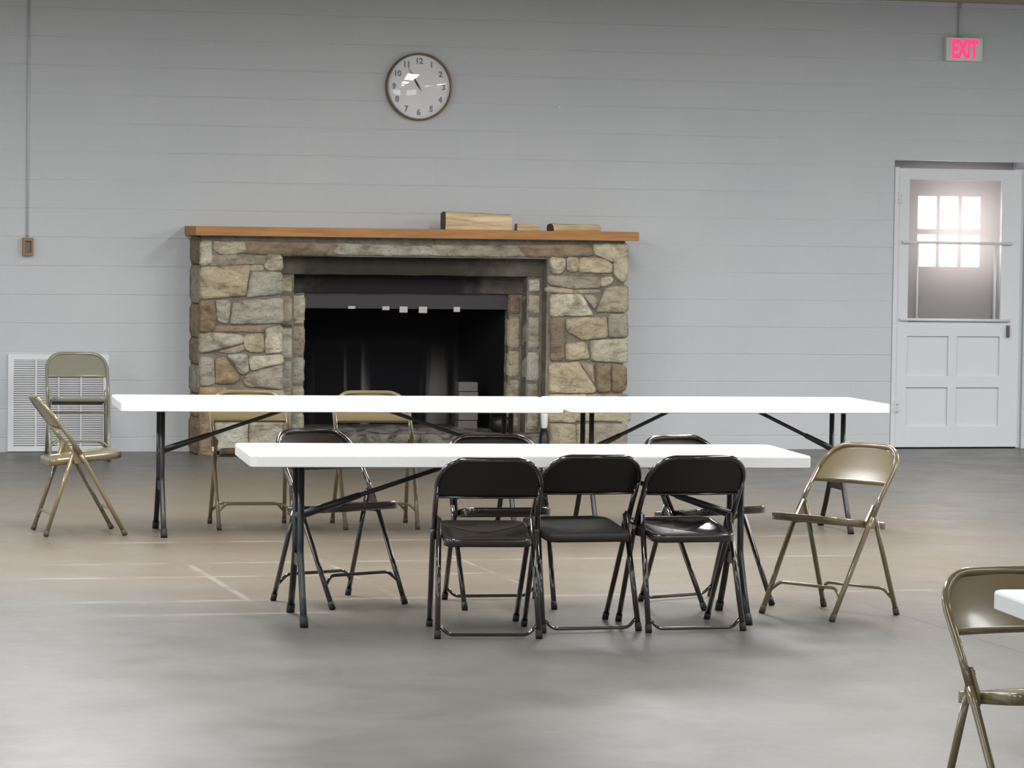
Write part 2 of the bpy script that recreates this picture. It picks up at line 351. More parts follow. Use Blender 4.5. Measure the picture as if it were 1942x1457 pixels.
STONES=[
('c',[(4.262,1.553),(4.336,1.563),(4.341,1.440),(4.322,1.401),(4.262,1.400)]),
('t',[(4.359,1.559),(4.577,1.558),(4.582,1.489),(4.524,1.476),(4.426,1.471),(4.367,1.498)]),
('b',[(4.601,1.566),(4.954,1.559),(5.238,1.554),(5.235,1.473),(4.896,1.473),(4.609,1.481)]),
('m',[(4.360,1.459),(4.485,1.464),(4.731,1.459),(4.716,1.405),(4.485,1.391),(4.345,1.390)]),
('c',[(4.747,1.471),(4.857,1.465),(4.862,1.360),(4.779,1.356),(4.728,1.375),(4.751,1.425)]),
('t',[(4.622,1.385),(4.712,1.390),(4.720,1.355),(4.626,1.354)]),
('t',[(4.262,1.369),(4.618,1.389),(4.589,1.173),(4.262,1.143),(4.262,1.246)]),
('g',[(4.642,1.343),(4.858,1.337),(4.864,1.190),(4.605,1.161)]),
('b',[(4.262,1.120),(4.352,1.128),(4.380,0.994),(4.350,0.913),(4.262,0.908)]),
('g',[(4.375,1.125),(4.480,1.122),(4.462,0.971),(4.392,0.975)]),
('m',[(4.512,1.122),(4.860,1.152),(4.862,0.974),(4.490,0.964)]),
('b',[(4.393,0.944),(4.725,0.946),(4.713,0.903),(4.373,0.905)]),
('c',[(4.262,0.885),(4.335,0.897),(4.569,0.876),(4.573,0.825),(4.375,0.767),(4.262,0.751)]),
('m',[(4.406,0.759),(4.577,0.810),(4.582,0.767),(4.500,0.744)]),
('t',[(4.592,0.876),(4.721,0.888),(4.731,0.764),(4.648,0.752),(4.589,0.787)]),
('c',[(4.745,0.923),(4.862,0.947),(4.864,0.757),(4.750,0.753)]),
('m',[(4.262,0.708),(4.356,0.709),(4.369,0.524),(4.262,0.512)]),
('o',[(4.375,0.701),(4.442,0.717),(4.560,0.567),(4.514,0.524),(4.381,0.524)]),
('g',[(4.461,0.732),(4.609,0.741),(4.619,0.613),(4.568,0.586)]),
('c',[(4.633,0.721),(4.865,0.734),(4.865,0.676),(4.646,0.621)]),
('m',[(4.627,0.601),(4.865,0.660),(4.867,0.486),(4.620,0.505),(4.580,0.547)]),
('o',[(4.262,0.493),(4.456,0.489),(4.457,0.335),(4.262,0.331)]),
('m',[(4.471,0.478),(4.868,0.470),(4.869,0.331),(4.473,0.339)]),
('b',[(4.262,0.312),(4.360,0.315),(4.363,0.007),(4.262,0.004)]),
('o',[(4.379,0.312),(4.869,0.307),(4.870,0.257),(4.380,0.250)]),
('g',[(4.380,0.234),(4.615,0.238),(4.617,0.009),(4.382,0.006)]),
('g',[(4.634,0.238),(4.870,0.241),(4.873,0.016),(4.637,0.009)]),
('g',[(5.258,1.555),(5.588,1.547),(5.908,1.543),(6.022,1.482),(5.749,1.479),(5.263,1.481)]),
('m',[(6.037,1.548),(6.656,1.552),(6.719,1.485),(6.353,1.477),(6.062,1.478)]),
('b',[(6.677,1.560),(7.168,1.570),(7.219,1.495),(7.046,1.481),(6.743,1.482)]),
('t',[(7.242,1.574),(7.507,1.578),(7.511,1.316),(7.462,1.295),(7.399,1.354),(7.388,1.481),(7.252,1.491)]),
('c',[(6.903,1.472),(7.014,1.469),(7.019,1.382),(6.974,1.354),(6.909,1.361)]),
('t',[(7.034,1.473),(7.120,1.470),(7.114,1.375),(7.040,1.374)]),
('t',[(7.145,1.470),(7.372,1.465),(7.378,1.366),(7.138,1.368)]),
('m',[(6.909,1.334),(7.271,1.325),(7.280,1.254),(7.091,1.245),(6.918,1.271)]),
('t',[(6.914,1.251),(7.112,1.233),(7.268,1.234),(7.256,1.214),(7.092,1.209),(6.911,1.215)]),
('c',[(7.296,1.318),(7.387,1.330),(7.391,1.291),(7.309,1.258)]),
('c',[(6.915,1.188),(7.149,1.198),(7.234,1.048),(6.922,1.034)]),
('m',[(7.174,1.194),(7.244,1.194),(7.274,1.147),(7.250,1.083)]),
('t',[(7.347,1.251),(7.508,1.268),(7.511,1.073),(7.271,1.072),(7.311,1.175)]),
('b',[(6.914,1.010),(7.017,1.007),(7.021,0.714),(6.922,0.710)]),
('t',[(7.041,1.011),(7.338,1.025),(7.352,0.882),(7.179,0.857),(7.047,0.920)]),
('m',[(7.371,1.041),(7.511,1.050),(7.514,0.883),(7.373,0.882)]),
('t',[(7.040,0.829),(7.188,0.833),(7.215,0.719),(7.046,0.702)]),
('c',[(7.233,0.849),(7.510,0.863),(7.513,0.688),(7.240,0.703)]),
('t',[(6.919,0.670),(7.137,0.687),(7.268,0.488),(7.252,0.461),(6.918,0.460)]),
('m',[(7.157,0.679),(7.248,0.679),(7.255,0.532)]),
('b',[(7.269,0.671),(7.385,0.671),(7.384,0.473),(7.285,0.473)]),
('b',[(7.406,0.667),(7.510,0.648),(7.512,0.501),(7.488,0.473),(7.405,0.469)]),
('t',[(6.918,0.441),(7.186,0.441),(7.188,0.333),(6.920,0.334)]),
('m',[(7.207,0.441),(7.513,0.441),(7.515,0.333),(7.208,0.333)]),
('t',[(6.920,0.314),(7.114,0.310),(7.115,0.242),(6.921,0.242)]),
('t',[(7.134,0.310),(7.515,0.309),(7.516,0.246),(7.148,0.250)]),
('t',[(6.922,0.219),(7.115,0.218),(7.118,0.004),(6.925,0.005)]),
('m',[(7.136,0.218),(7.517,0.218),(7.520,0.006),(7.139,0.004)])]
# ================================================================== the hall
D, RX0, RX1, RY0, CZ = 25.15, -4.0, 15.0, -4.0, 3.5
DX0, DX1, DZ = 9.80, 10.912, 2.263            # door opening
FX0, FX1 = 4.7, 7.05                          # chimney opening behind the fireplace
bm = nb()
for a in ((RX0, 0, FX0, CZ), (FX0, 1.4, FX1, CZ), (FX1, 0, DX0, CZ), (DX0, DZ, DX1, CZ), (DX1, 0, RX1, CZ)):
    box(bm, a[0], D, a[1], a[2], D+0.28, a[3])
struct('wall_back', bm, M_wall)
struct('floor', box(nb(), RX0-0.3, RY0-0.3, -0.1, RX1+0.3, 27.5, 0.0), M_floor)
struct('ceiling', box(nb(), RX0, RY0, CZ, RX1, D+0.28, CZ+0.1), M_ceil)
struct('wall_left', box(nb(), RX0-0.2, RY0, 0, RX0, D+0.28, CZ), M_side)
struct('wall_right', box(nb(), RX1, RY0, 0, RX1+0.2, D+0.28, CZ), M_side)
struct('wall_front', box(nb(), RX0, RY0-0.2, 0, RX1, RY0, CZ), M_side)

# screen door (door_1) hung in the opening
bm = nb()
box(bm, DX0+0.002, D-0.012, 0.002, 9.838, D+0.16, DZ-0.055, 0.004)
box(bm, 10.878, D+0.03, 0.002, DX1-0.002, D+0.16, DZ-0.055, 0.004)
struct('trim_1', bm, M_door)
d1 = bpy.data.objects.new('door_1', None); C.objects.link(d1); d1.location = (0, 0, 0); d1['kind'] = 'structure'
y0, y1 = D+0.002, D+0.038
LX0, LX1 = 9.842, 10.874
bm = nb()
box(bm, LX0, y0, 0.012, 9.932, y1, 2.20, 0.004); box(bm, 10.712, y0, 0.012, LX1, y1, 2.20, 0.004)
box(bm, 9.930, y0, 2.112, 10.714, y1, 2.20, 0.003); box(bm, 9.930, y0, 0.885, 10.714, y1, 0.995, 0.003)
box(bm, 9.930, y0, 0.482, 10.714, y1, 0.572, 0.003); box(bm, 9.930, y0, 0.012, 10.714, y1, 0.178, 0.003)
box(bm, 10.279, y0, 0.572, 10.350, y1, 0.886, 0.003); box(bm, 10.279, y0, 0.177, 10.350, y1, 0.483, 0.003)
obj('door_frame', bm, M_door, d1)
for (a, b, c, d) in ((9.93, 10.28, 0.571, 0.887), (10.349, 10.713, 0.571, 0.887), (9.93, 10.28, 0.177, 0.483), (10.349, 10.713, 0.177, 0.483)):
    obj('door_panel', box(nb(), a, y0+0.018, c, b, y1-0.006, d), M_door, d1)
obj('wire_screen', box(nb(), 9.931, y0+0.016, 0.994, 10.713, y0+0.018, 2.113), M_screen, d1)
for (x0, x1, zl, zr) in ((9.872, 10.792, 1.622, 1.618), (9.862, 10.786, 1.016, 1.012)):
    bm = nb(); tube(bm, [(x0, y0-0.018, zl), (x1, y0-0.018, zr)], 0.0115, 10)
    for px in (x0+0.02, x1-0.02): tube(bm, [(px, y0-0.018, zl), (px, y0+0.004, zl)], 0.010, 8)
    obj('push_bar', bm, M_white, d1, True)
for px in (10.003, 10.655): obj('guard_bar', tube(nb(), [(px, y0-0.012, 1.012), (px, y0-0.012, 1.62)], 0.0085 if px < 10.3 else 0.012, 8), M_white, d1, True)
obj('door_latch', box(nb(), 10.765, y0-0.03, 0.88, 10.786, y0+0.001, 0.975, 0.006), M_latch, d1)
for hz in (1.965, 0.33):
    bm = nb(); tube(bm, [(9.838, y0-0.016, hz-0.045), (9.838, y0-0.016, hz+0.045)], 0.009, 8); box(bm, 9.808, y0-0.018, hz-0.035, 9.870, y0-0.006, hz-0.022); box(bm, 9.808, y0-0.018, hz+0.022, 9.870, y0-0.006, hz+0.035)
    obj('hinge', bm, M_door, d1)
# inner door with the six daylit panes (door_2)
d2 = bpy.data.objects.new('door_2', None); C.objects.link(d2); d2['kind'] = 'structure'
iy = D+0.262
PX = ((10.082, 10.240), (10.268, 10.423), (10.455, 10.612)); PZ = ((1.728, 1.986), (1.430, 1.683))
PX = tuple((a+0.024, b+0.024) for a, b in PX)
bm = nb()
xs = [9.803, PX[0][0], PX[0][1], PX[1][0], PX[1][1], PX[2][0], PX[2][1], 10.909]; zs = [0.003, PZ[1][0], PZ[1][1], PZ[0][0], PZ[0][1], 2.261]
for i in range(7):
    for j in range(5):
        if i in (1, 3, 5) and j in (1, 3): continue
        box(bm, xs[i], iy, zs[j], xs[i+1], iy+0.04, zs[j+1])
obj('door_leaf', bm, M_inner, d2)
for a, b in PX:
    for c, d in PZ: obj('window_pane', box(nb(), a, iy+0.015, c, b, iy+0.02, d), M_pane, d2)

# ================================================================== fireplace
FY = 24.72
fp = thing('fireplace', 'fieldstone fireplace with stepped opening and orange wood mantel against grey block wall', 'fireplace', (5.85, 24.9, 0))
def fobj(name, bm, m, smooth=False, par=None):
    o = obj(name, bm, m, None, smooth); o.data.transform(Matrix.Translation((-5.85, -24.9, 0))); o.parent = par or fp; return o
M0 = Vector((0, 0, 0))
bm = nb()
box(bm, 4.262, FY+0.03, 0.0, 4.856, D-0.002, 1.604); box(bm, 6.882, FY+0.03, 0.0, 7.488, D-0.002, 1.604)
box(bm, 4.856, FY+0.03, 1.462, 6.882, D-0.002, 1.604)
fobj('mortar_core', bm, M_mortar)
TONE = {'t': (0.47, 0.41, 0.29), 'c': (0.55, 0.51, 0.385), 'g': (0.43, 0.41, 0.33), 'b': (0.27, 0.205, 0.14), 'm': (0.37, 0.33, 0.26), 'o': (0.42, 0.32, 0.185)}
def rough_stone(bm, poly, col, yf, seed, depth=0.05, layer=None):
    cx = sum(p[0] for p in poly)/len(poly); cz = sum(p[1] for p in poly)/len(poly)
    pts = []
    n = len(poly)
    sm = []
    for i in range(n):                                            # knock the corners off
        p, q, r = poly[i-1], poly[i], poly[(i+1) % n]
        la = math.dist(p, q); lb = math.dist(q, r); k = min(0.014, la*0.25); k2 = min(0.014, lb*0.25)
        sm.append((q[0]+(p[0]-q[0])*k/la, q[1]+(p[1]-q[1])*k/la)); sm.append((q[0]+(r[0]-q[0])*k2/lb, q[1]+(r[1]-q[1])*k2/lb))
    n = len(sm)
    for i in range(n):
        a, b = sm[i], sm[(i+1) % n]; L = math.dist(a, b); s = max(1, int(L/0.022))
        for k in range(s):
            t = k/s; x = a[0]+(b[0]-a[0])*t; z = a[1]+(b[1]-a[1])*t
            w1 = noise.noise(Vector((x*16, z*16, seed)))*0.007
            d = math.hypot(x-cx, z-cz) or 1; pts.append((x+(x-cx)/d*w1, z+(z-cz)/d*w1))
    small = min(max(p[0] for p in poly)-min(p[0] for p in poly), max(p[1] for p in poly)-min(p[1] for p in poly))
    g_ = 1+0.007/max(0.03, small/2)
    prof = [(g_, -depth), (g_, 0.0), (0.985*g_, 0.014), (0.93, 0.022), (0.78, 0.027), (0.6, 0.030), (0.4, 0.032), (0.2, 0.033)]
    amp = min(1.0, small/0.13); rings = []
    for f, h in prof:
        ring = []
        for (x, z) in pts:
            X = cx+(x-cx)*f; Z = cz+(z-cz)*f
            hh = h*amp if h > 0 else h
            if h > 0.015: hh += (noise.noise(Vector((X*7, Z*9, seed*3.1)))*0.022 + noise.noise(Vector((X*22, Z*30, seed)))*0.012)*amp
            ring.append(bm.verts.new((X, yf-hh, Z)))
        rings.append(ring)
    n = len(pts); fs = []
    for a, b in zip(rings, rings[1:]):
        for k in range(n): fs.append(bm.faces.new((a[k], a[(k+1) % n], b[(k+1) % n], b[k])))
    cv = bm.verts.new((cx, yf-0.033*amp, cz))
    for k in range(n): fs.append(bm.faces.new((rings[-1][k], rings[-1][(k+1) % n], cv)))
    for f in fs:
        for l in f.loops: l[layer] = (*col, 1)
def block(bm, x0, x1, ya, yb, z0, z1, col, seed, lay):
    nx, nz = max(2, int((x1-x0)/0.025)), max(2, int((z1-z0)/0.025)); ny = max(2, int((yb-ya)/0.03))
    b2 = nb(); bmesh.ops.create_cube(b2, size=1.0)
    bmesh.ops.subdivide_edges(b2, edges=b2.edges[:], cuts=6, use_grid_fill=True)
    l2 = b2.loops.layers.float_color.new('stone_tone')
    for v in b2.verts:
        u = v.co*2; q = Vector([math.copysign(abs(c)**0.75, c) for c in u])
        # round the arrises a little
        m = sorted([abs(c) for c in u]); e = 0.012 if m[1] > 0.95 else 0.0
        x = (x0+x1)/2+u.x*((x1-x0)/2-e); y = (ya+yb)/2+u.y*((yb-ya)/2-e); z = (z0+z1)/2+u.z*((z1-z0)/2-e)
        nn = noise.noise(Vector((x*11, z*11+y*5, seed)))*0.007
        v.co = Vector((x+(nn if abs(u.x) > 0.95 else 0), y+(nn if abs(u.y) > 0.95 else 0), z))
    mp = {v: bm.verts.new(v.co) for v in b2.verts}
    for f in b2.faces:
        g = bm.faces.new([mp[v] for v in f.verts])
        for l in g.loops: l[lay] = (*col, 1)
    b2.free()
def jitcol(c):
    k = random.uniform(0.86, 1.12); h = random.uniform(-0.04, 0.04)
    return (c[0]*k*(1+h), c[1]*k, c[2]*k*(1-h))
bm = nb(); lay = bm.loops.layers.float_color.new('stone_tone')
for i, (t, poly) in enumerate(STONES): rough_stone(bm, poly, jitcol(TONE[t]), FY+0.028, i*1.7+3, 0.03, lay)
fobj('stone_facing', bm, M_stone, True)
bm = nb(); lay = bm.loops.layers.float_color.new('stone_tone')
for k, (za, zb2, tt) in enumerate(((0.004, 0.27, 'b'), (0.28, 0.44, 'o'), (0.45, 0.655, 'm'), (0.665, 0.85, 'b'), (0.86, 1.10, 'b'), (1.11, 1.385, 'm'), (1.395, 1.60, 'b'))):
    block(bm, 4.243, 4.27, FY+0.045, D-0.006, za, zb2, jitcol(TONE[tt]), 40+k, lay)
fobj('side_stones', bm, M_stone, True)
# jamb stones of the two inner steps, both sides
courses = {  # (x0, x1, front y, z stops, tones)
    'L1': (4.862, 4.978, FY+0.15, (0.155, 0.42, 0.70, 0.94, 0.958, 1.18, 1.318), 'tgcbtc'),
    'L2': (4.984, 5.098, FY+0.30, (0.155, 0.30, 0.50, 0.715, 0.95, 1.182), 'gtgmc'),
    'R1': (6.766, 6.876, FY+0.15, (0.155, 0.33, 0.53, 0.77, 1.035, 1.20, 1.318), 'tmggtc'),
    'R2': (6.660, 6.760, FY+0.30, (0.155, 0.33, 0.55, 0.77, 1.03, 1.182), 'tgttb')}
for key, (xa, xb, yf, zs, tn) in courses.items():
    bm = nb(); lay = bm.loops.layers.float_color.new('stone_tone')
    for k in range(len(zs)-1):
        block(bm, xa, xb, yf, D-0.005 if key[1] == '2' else yf+0.16, zs[k]+0.005, zs[k+1]-0.005, jitcol(TONE[tn[k]]), k*2.3+ord(key[0])+ord(key[1])*3, lay)
    fobj('jamb_stone', bm, M_stone, True)
bm = nb()
box(bm, 4.84, FY+0.165, 0.15, 4.98, D-0.005, 1.34); box(bm, 4.97, FY+0.315, 0.15, 5.09, D-0.005, 1.19)
fobj('jamb_mortar', bm, M_mortar); bm = nb()
box(bm, 6.765, FY+0.165, 0.15, 6.89, D-0.005, 1.34); box(bm, 6.665, FY+0.315, 0.15, 6.77, D-0.005, 1.19)
fobj('jamb_mortar', bm, M_mortar)
def slab(x0, y0, z0, x1, y1, z1, rough=0.006, seed=1.0, cuts=40):
    b = nb(); box(b, x0, y0, z0, x1, y1, z1)
    es = [e for e in b.edges if abs((e.verts[0].co-e.verts[1].co).x) > 0.3]
    bmesh.ops.subdivide_edges(b, edges=es, cuts=cuts)
    for v in b.verts:
        v.co.y += noise.noise(Vector((v.co.x*5, v.co.z*4, seed)))*rough; v.co.z += noise.noise(Vector((v.co.x*6, 3.3, seed+v.co.y)))*rough
    return b
fobj('outer_lintel', slab(4.85, FY+0.15, 1.328, 6.89, D-0.01, 1.47, 0.005, 2.0), M_lintel)
fobj('inner_lintel', slab(4.97, FY+0.30, 1.192, 6.775, D-0.012, 1.34, 0.006, 5.0), M_lintel)
fobj('smoke_hood', box(nb(), 5.085, FY+0.335, 1.072, 6.67, FY+0.35, 1.20, 0.002), M_hood)
for cx_, w_, h_ in ((5.452, 0.055, 0.014), (5.714, 0.055, 0.022), (5.850, 0.062, 0.040), (6.000, 0.064, 0.042), (6.262, 0.05, 0.032)):
    zt = 1.072+0.012; fobj('pale_clip', box(nb(), cx_-w_/2, FY+0.318, zt-h_, cx_+w_/2, FY+0.3345, zt+0.006, 0.003), M_lightmetal)
fobj('hearth', slab(4.857, FY, 0.0, 6.881, 26.0, 0.15, 0.006, 8.0), M_hearth)
bm = nb()   # firebox shell
box(bm, 5.25, 25.95, 0.152, 6.55, 26.1, 1.9); box(bm, 4.9, D+0.29, 1.85, 6.85, 26.1, 1.95); box(bm, 4.9, D+0.002, 1.38, 6.85, D+0.29, 1.398); box(bm, 4.9, D+0.29, 1.38, 6.85, D+0.31, 1.9)
def prism(bm, poly, z0, z1):
    a = [bm.verts.new((x, y, z0)) for x, y in poly]; b = [bm.verts.new((x, y, z1)) for x, y in poly]; n = len(poly)
    bm.faces.new(a); bm.faces.new(b[::-1])
    for i in range(n): bm.faces.new((a[i], a[(i+1) % n], b[(i+1) % n], b[i]))
prism(bm, [(4.98, D-0.004), (5.10, D-0.004), (5.30, 25.98), (4.98, 25.98)], 0.152, 1.375); prism(bm, [(6.656, D-0.004), (6.74, D-0.004), (6.74, 25.98), (6.50, 25.98)], 0.152, 1.375)
fobj('firebox', bm, M_soot)
bm = nb()  # heaped ash on the hearth
N = 26
vv = []
for j in range(9):
    row = []
    for i in range(N+1):
        x = 5.2+i*(1.3/N); y = 24.78+j*0.07; e = max(0,math.sin(math.pi*i/N))**0.5*math.sin(math.pi*j/8)
        row.append(bm.verts.new((x, y, 0.149+e*(0.035+0.03*noise.noise(Vector((x*5, y*6, 1)))))))
    vv.append(row)
for j in range(8):
    for i in range(N): bm.faces.new((vv[j][i], vv[j][i+1], vv[j+1][i+1], vv[j+1][i]))
ash = fobj('ash_bed', bm, M_hearth, True); ash['kind'] = 'stuff'
bm = nb(); box(bm, 4.205, 24.655, 1.605, 7.570, D-0.003, 1.672, 0.005)
o = fobj('mantel_shelf', bm, M_mantel)
# things on the mantel and inside the opening
def grain_block(name, prof, x0, x1, label, cat, mats, seed, taper=0.0, group=None):
    """prof: (y, z) outline of the end, extruded along x with a slightly wandering split surface"""
    bm = nb(); K = 14; rings = []
    for i in range(K+1):
        t = i/K; x = x0+(x1-x0)*t
        rings.append([bm.verts.new((x+(noise.noise(Vector((y*40, z*40, seed)))*0.006 if i in (0, K) else 0), y+noise.noise(Vector((x*9, z*20, seed)))*0.006,
                     zb+(z-zb)*(1-taper*t)+(0 if z-zb < 0.004 else noise.noise(Vector((x*7, y*20, seed+2)))*0.006))) for (y, z) in prof])
    n = len(prof)
    for a, b in zip(rings, rings[1:]):
        for k in range(n): bm.faces.new((a[k], a[(k+1) % n], b[(k+1) % n], b[k])).material_index = 0
    bm.faces.new(rings[0][::-1]).material_index = 1; bm.faces.new(rings[-1]).material_index = 1
    o = obj(name, bm, mats); return tag(o, label, cat, group)
zb = 1.6725
grain_block('split_log', [(24.74, zb), (24.728, zb+0.06), (24.735, zb+0.128), (24.80, zb+0.135), (24.88, zb+0.12), (24.90, zb+0.05), (24.89, zb)], 6.09, 6.60, 'large split block of pale firewood with dark end on the mantel', 'log', [M_log, M_endgrain], 2, 0.12)
grain_block('wood_offcut', [(24.78, zb), (24.775, zb+0.03), (24.79, zb+0.052), (24.85, zb+0.05), (24.86, zb)], 6.655, 6.825, 'small faded wood offcut between log and flat slab on the mantel', 'wood', [M_log, M_log], 9, 0.1)
grain_block('wood_slab', [(24.70, zb), (24.69, zb+0.012), (24.70, zb+0.028), (24.73, zb+0.05), (24.80, zb+0.055), (24.88, zb+0.045), (24.90, zb+0.01), (24.89, zb)], 6.915, 7.285, 'flat bark-edged wood slab lying right of the log on the mantel', 'wood', [M_log, M_bark], 5, 0.05)
bm = nb(); box(bm, 6.918, 24.693, zb+0.0, 7.282, 24.905, zb+0.008, 0.002)
pb = thing('fire_brick_stack', 'small stack of grey ashy firebricks at right inside the firebox', 'bricks', (6.41, 25.3, 0.15))
for k in range(5):
    b = box(nb(), -0.075+0.004*(k % 2), -0.055, k*0.0735, 0.075+0.004*(k % 2), 0.055, k*0.0735+0.068, 0.004)
    o = obj('brick', b, M_ash, pb)
t = thing('round_pot', 'dark round iron pot on the hearth near right jamb of the opening', 'pot', (6.70-0.12, 24.90, 0.151))
bm = nb(); disc_stack(bm, (0, 0, 0), [(0.035, 0.0), (0.07, 0.012), (0.088, 0.05), (0.085, 0.09), (0.07, 0.115), (0.066, 0.115), (0.05, 0.10)], 28, 'Z'); obj('pot_body', bm, M_iron, t, True)
obj('pot_handle', tube(nb(), fillet([(-0.082, 0, 0.085), (-0.078, 0, 0.19), (0.078, 0, 0.19), (0.082, 0, 0.085)], 0.05), 0.006, 8), M_iron, t, True)
t = thing('hearth_brush', 'hearth brush with pale tapered handle end and dark bristles beside right jamb', 'brush', (6.835, 24.60, 0.0))
bm = nb(); disc_stack(bm, (0, 0, 0.0), [(0.045, 0.0), (0.05, 0.01), (0.036, 0.12), (0.024, 0.20)], 20, 'Z'); obj('bristles', bm, M_iron, t, True)
bm = nb(); disc_stack(bm, (0, 0, 0.0), [(0.020, 0.198), (0.024, 0.21), (0.030, 0.30), (0.027, 0.318), (0.010, 0.325)], 20, 'Z'); obj('handle', bm, M_white, t, True)

# ================================================================== things on the wall
ck = thing('wall_clock', 'large round white wall clock with thin bronze rim above the mantel', 'clock', (5.966, D, 2.739))
R = 0.253
obj('rim', disc_stack(nb(), (0, 0, 0), [(R-0.012, -0.001), (R, -0.002), (R, -0.045), (R-0.004, -0.052), (R-0.012, -0.052), (R-0.015, -0.045), (R-0.015, -0.012)], 72), M_bronze, ck, True).data.polygons[0].use_smooth = False
obj('clock_face', disc_stack(nb(), (0, 0, 0), [(R-0.013, -0.010), (R-0.013, -0.026)], 72), M_face, ck)
for h in range(1, 13):
    bm = nb()
    a = math.radians(90-30*h); tb = text_bm(str(h), 0.059, 0.0024, 0.0006)
    merge(bm, tb, Matrix.Translation((math.cos(a)*0.192, -0.0275, math.sin(a)*0.192)) @ Matrix.Rotation(math.pi/2, 4, 'X'))
    obj('numeral', bm, M_num, ck)
def hand(name, ang, L, tail, w, y):
    bm = nb(); a = math.radians(90-ang); d = Vector((math.cos(a), 0, math.sin(a))); n_ = Vector((-d.z, 0, d.x))
    P = [d*-tail, n_*w+d*0.02, d*L*0.5+n_*w*0.55, d*L, d*L*0.5-n_*w*0.55, -n_*w+d*0.02]
    f = [bm.verts.new(p+Vector((0, y, 0))) for p in P]; g = [bm.verts.new(p+Vector((0, y-0.0015, 0))) for p in P]
    bm.faces.new(f); bm.faces.new(g[::-1])
    for i in range(6): bm.faces.new((f[i], f[(i+1) % 6], g[(i+1) % 6], g[i]))
    obj(name, bm, M_hand, ck)
hand('hour_hand', 327.5, 0.125, 0.035, 0.0085, -0.030); hand('minute_hand', 330, 0.205, 0.045, 0.0045, -0.033)
obj('clock_glass', disc_stack(nb(), (0, 0, 0), [(R-0.014, -0.040), (R-0.05, -0.0475), (R-0.12, -0.0545), (0.06, -0.060), (0.01, -0.061)], 72), M_glass, ck, True)

ex = thing('exit_sign', 'lit red and white EXIT sign high on wall above the screen door', 'sign', (10.342, D, 3.135))
obj('sign_box', box(nb(), -0.152, -0.055, -0.092, 0.152, -0.001, 0.092, 0.006), M_white, ex)
bm = text_bm('EXIT', 0.215, 0.0125, 0.001)
xs_ = [v.co.x for v in bm.verts]; ys_ = [v.co.y for v in bm.verts]; sx = 0.222/(max(xs_)-min(xs_)); sy = 0.150/(max(ys_)-min(ys_)); mx_ = (max(xs_)+min(xs_))/2; my_ = (max(ys_)+min(ys_))/2
b3 = nb(); merge(b3, bm, Matrix.Translation((0.006, -0.0565, 0.003)) @ Matrix.Rotation(math.pi/2, 4, 'X') @ Matrix.Diagonal((sx, sy, 1, 1)) @ Matrix.Translation((-mx_, -my_, 0)))
obj('exit_letters', b3, M_exit, ex)
o = obj('conduit', tube(nb(), [(10.316, D-0.014, 3.227), (10.316, D-0.014, CZ-0.001)], 0.011, 12), M_wall, None, True); tag(o, 'short painted conduit from ceiling down to the EXIT sign', 'conduit')
o = obj('conduit', tube(nb(), [(3.044, D-0.009, 1.572), (3.044, D-0.009, CZ-0.001)], 0.0075, 12), M_wall, None, True); tag(o, 'long painted conduit running down the left of the wall to a wooden box', 'conduit')
t = thing('switch_box', 'small orange wooden box with grey device at end of the left conduit', 'switch', (3.047, D, 1.505))
bm = nb(); box(bm, -0.039, -0.045, -0.065, -0.022, -0.001, 0.065, 0.002); box(bm, 0.022, -0.045, -0.065, 0.039, -0.001, 0.065, 0.002); box(bm, -0.0225, -0.045, 0.042, 0.0225, -0.001, 0.065, 0.002); box(bm, -0.0225, -0.045, -0.065, 0.0225, -0.001, -0.042, 0.002)
obj('box_frame', bm, M_outlet, t); obj('switch_plate', box(nb(), -0.0215, -0.022, -0.0415, 0.0215, -0.002, 0.0415, 0.002), M_grey, t)
o = obj('wall_plug', disc_stack(nb(), (7.068, D, 2.614), [(0.010, -0.001), (0.010, -0.006), (0.006, -0.009)], 12), M_white, None); tag(o, 'tiny white plug in the wall right of the clock', 'plug')
vg = thing('vent_grille', 'white louvred floor level vent grille in the wall behind khaki chairs', 'vent', (3.28, D, 0))
W2, ZB, ZT = 0.37, 0.005, 0.717
bm = nb(); box(bm, -W2, -0.022, ZB, -W2+0.042, -0.001, ZT, 0.003); box(bm, W2-0.042, -0.022, ZB, W2, -0.001, ZT, 0.003); box(bm, -W2+0.04, -0.022, ZT-0.04, W2-0.04, -0.001, ZT, 0.003); box(bm, -W2+0.04, -0.022, ZB, W2-0.04, -0.001, ZB+0.04, 0.003)
obj('grille_frame', bm, M_white, vg)
bm = nb()
for k in range(38):
    z = ZB+0.048+k*0.0166
    v = [bm.verts.new(p) for p in ((-W2+0.04, -0.019, z), (W2-0.04, -0.019, z), (W2-0.04, -0.006, z+0.0105), (-W2+0.04, -0.006, z+0.0105), (-W2+0.04, -0.019, z-0.002), (W2-0.04, -0.019, z-0.002), (W2-0.04, -0.006, z+0.0085), (-W2+0.04, -0.006, z+0.0085))]
    for q in ((0, 1, 2, 3), (4, 5, 6, 7), (0, 1, 5, 4), (3, 2, 6, 7)): bm.faces.new([v[i] for i in q])
obj('louvres', bm, M_white, vg)
bm = nb()
for px in (-0.165, 0.0, 0.165): box(bm, px-0.006, -0.021, ZB+0.04, px+0.006, -0.003, ZT-0.04)
obj('divider', bm, M_white, vg)
obj('duct_back', box(nb(), -W2+0.03, -0.004, ZB+0.03, W2-0.03, -0.0015, ZT-0.03), M_grey, vg)

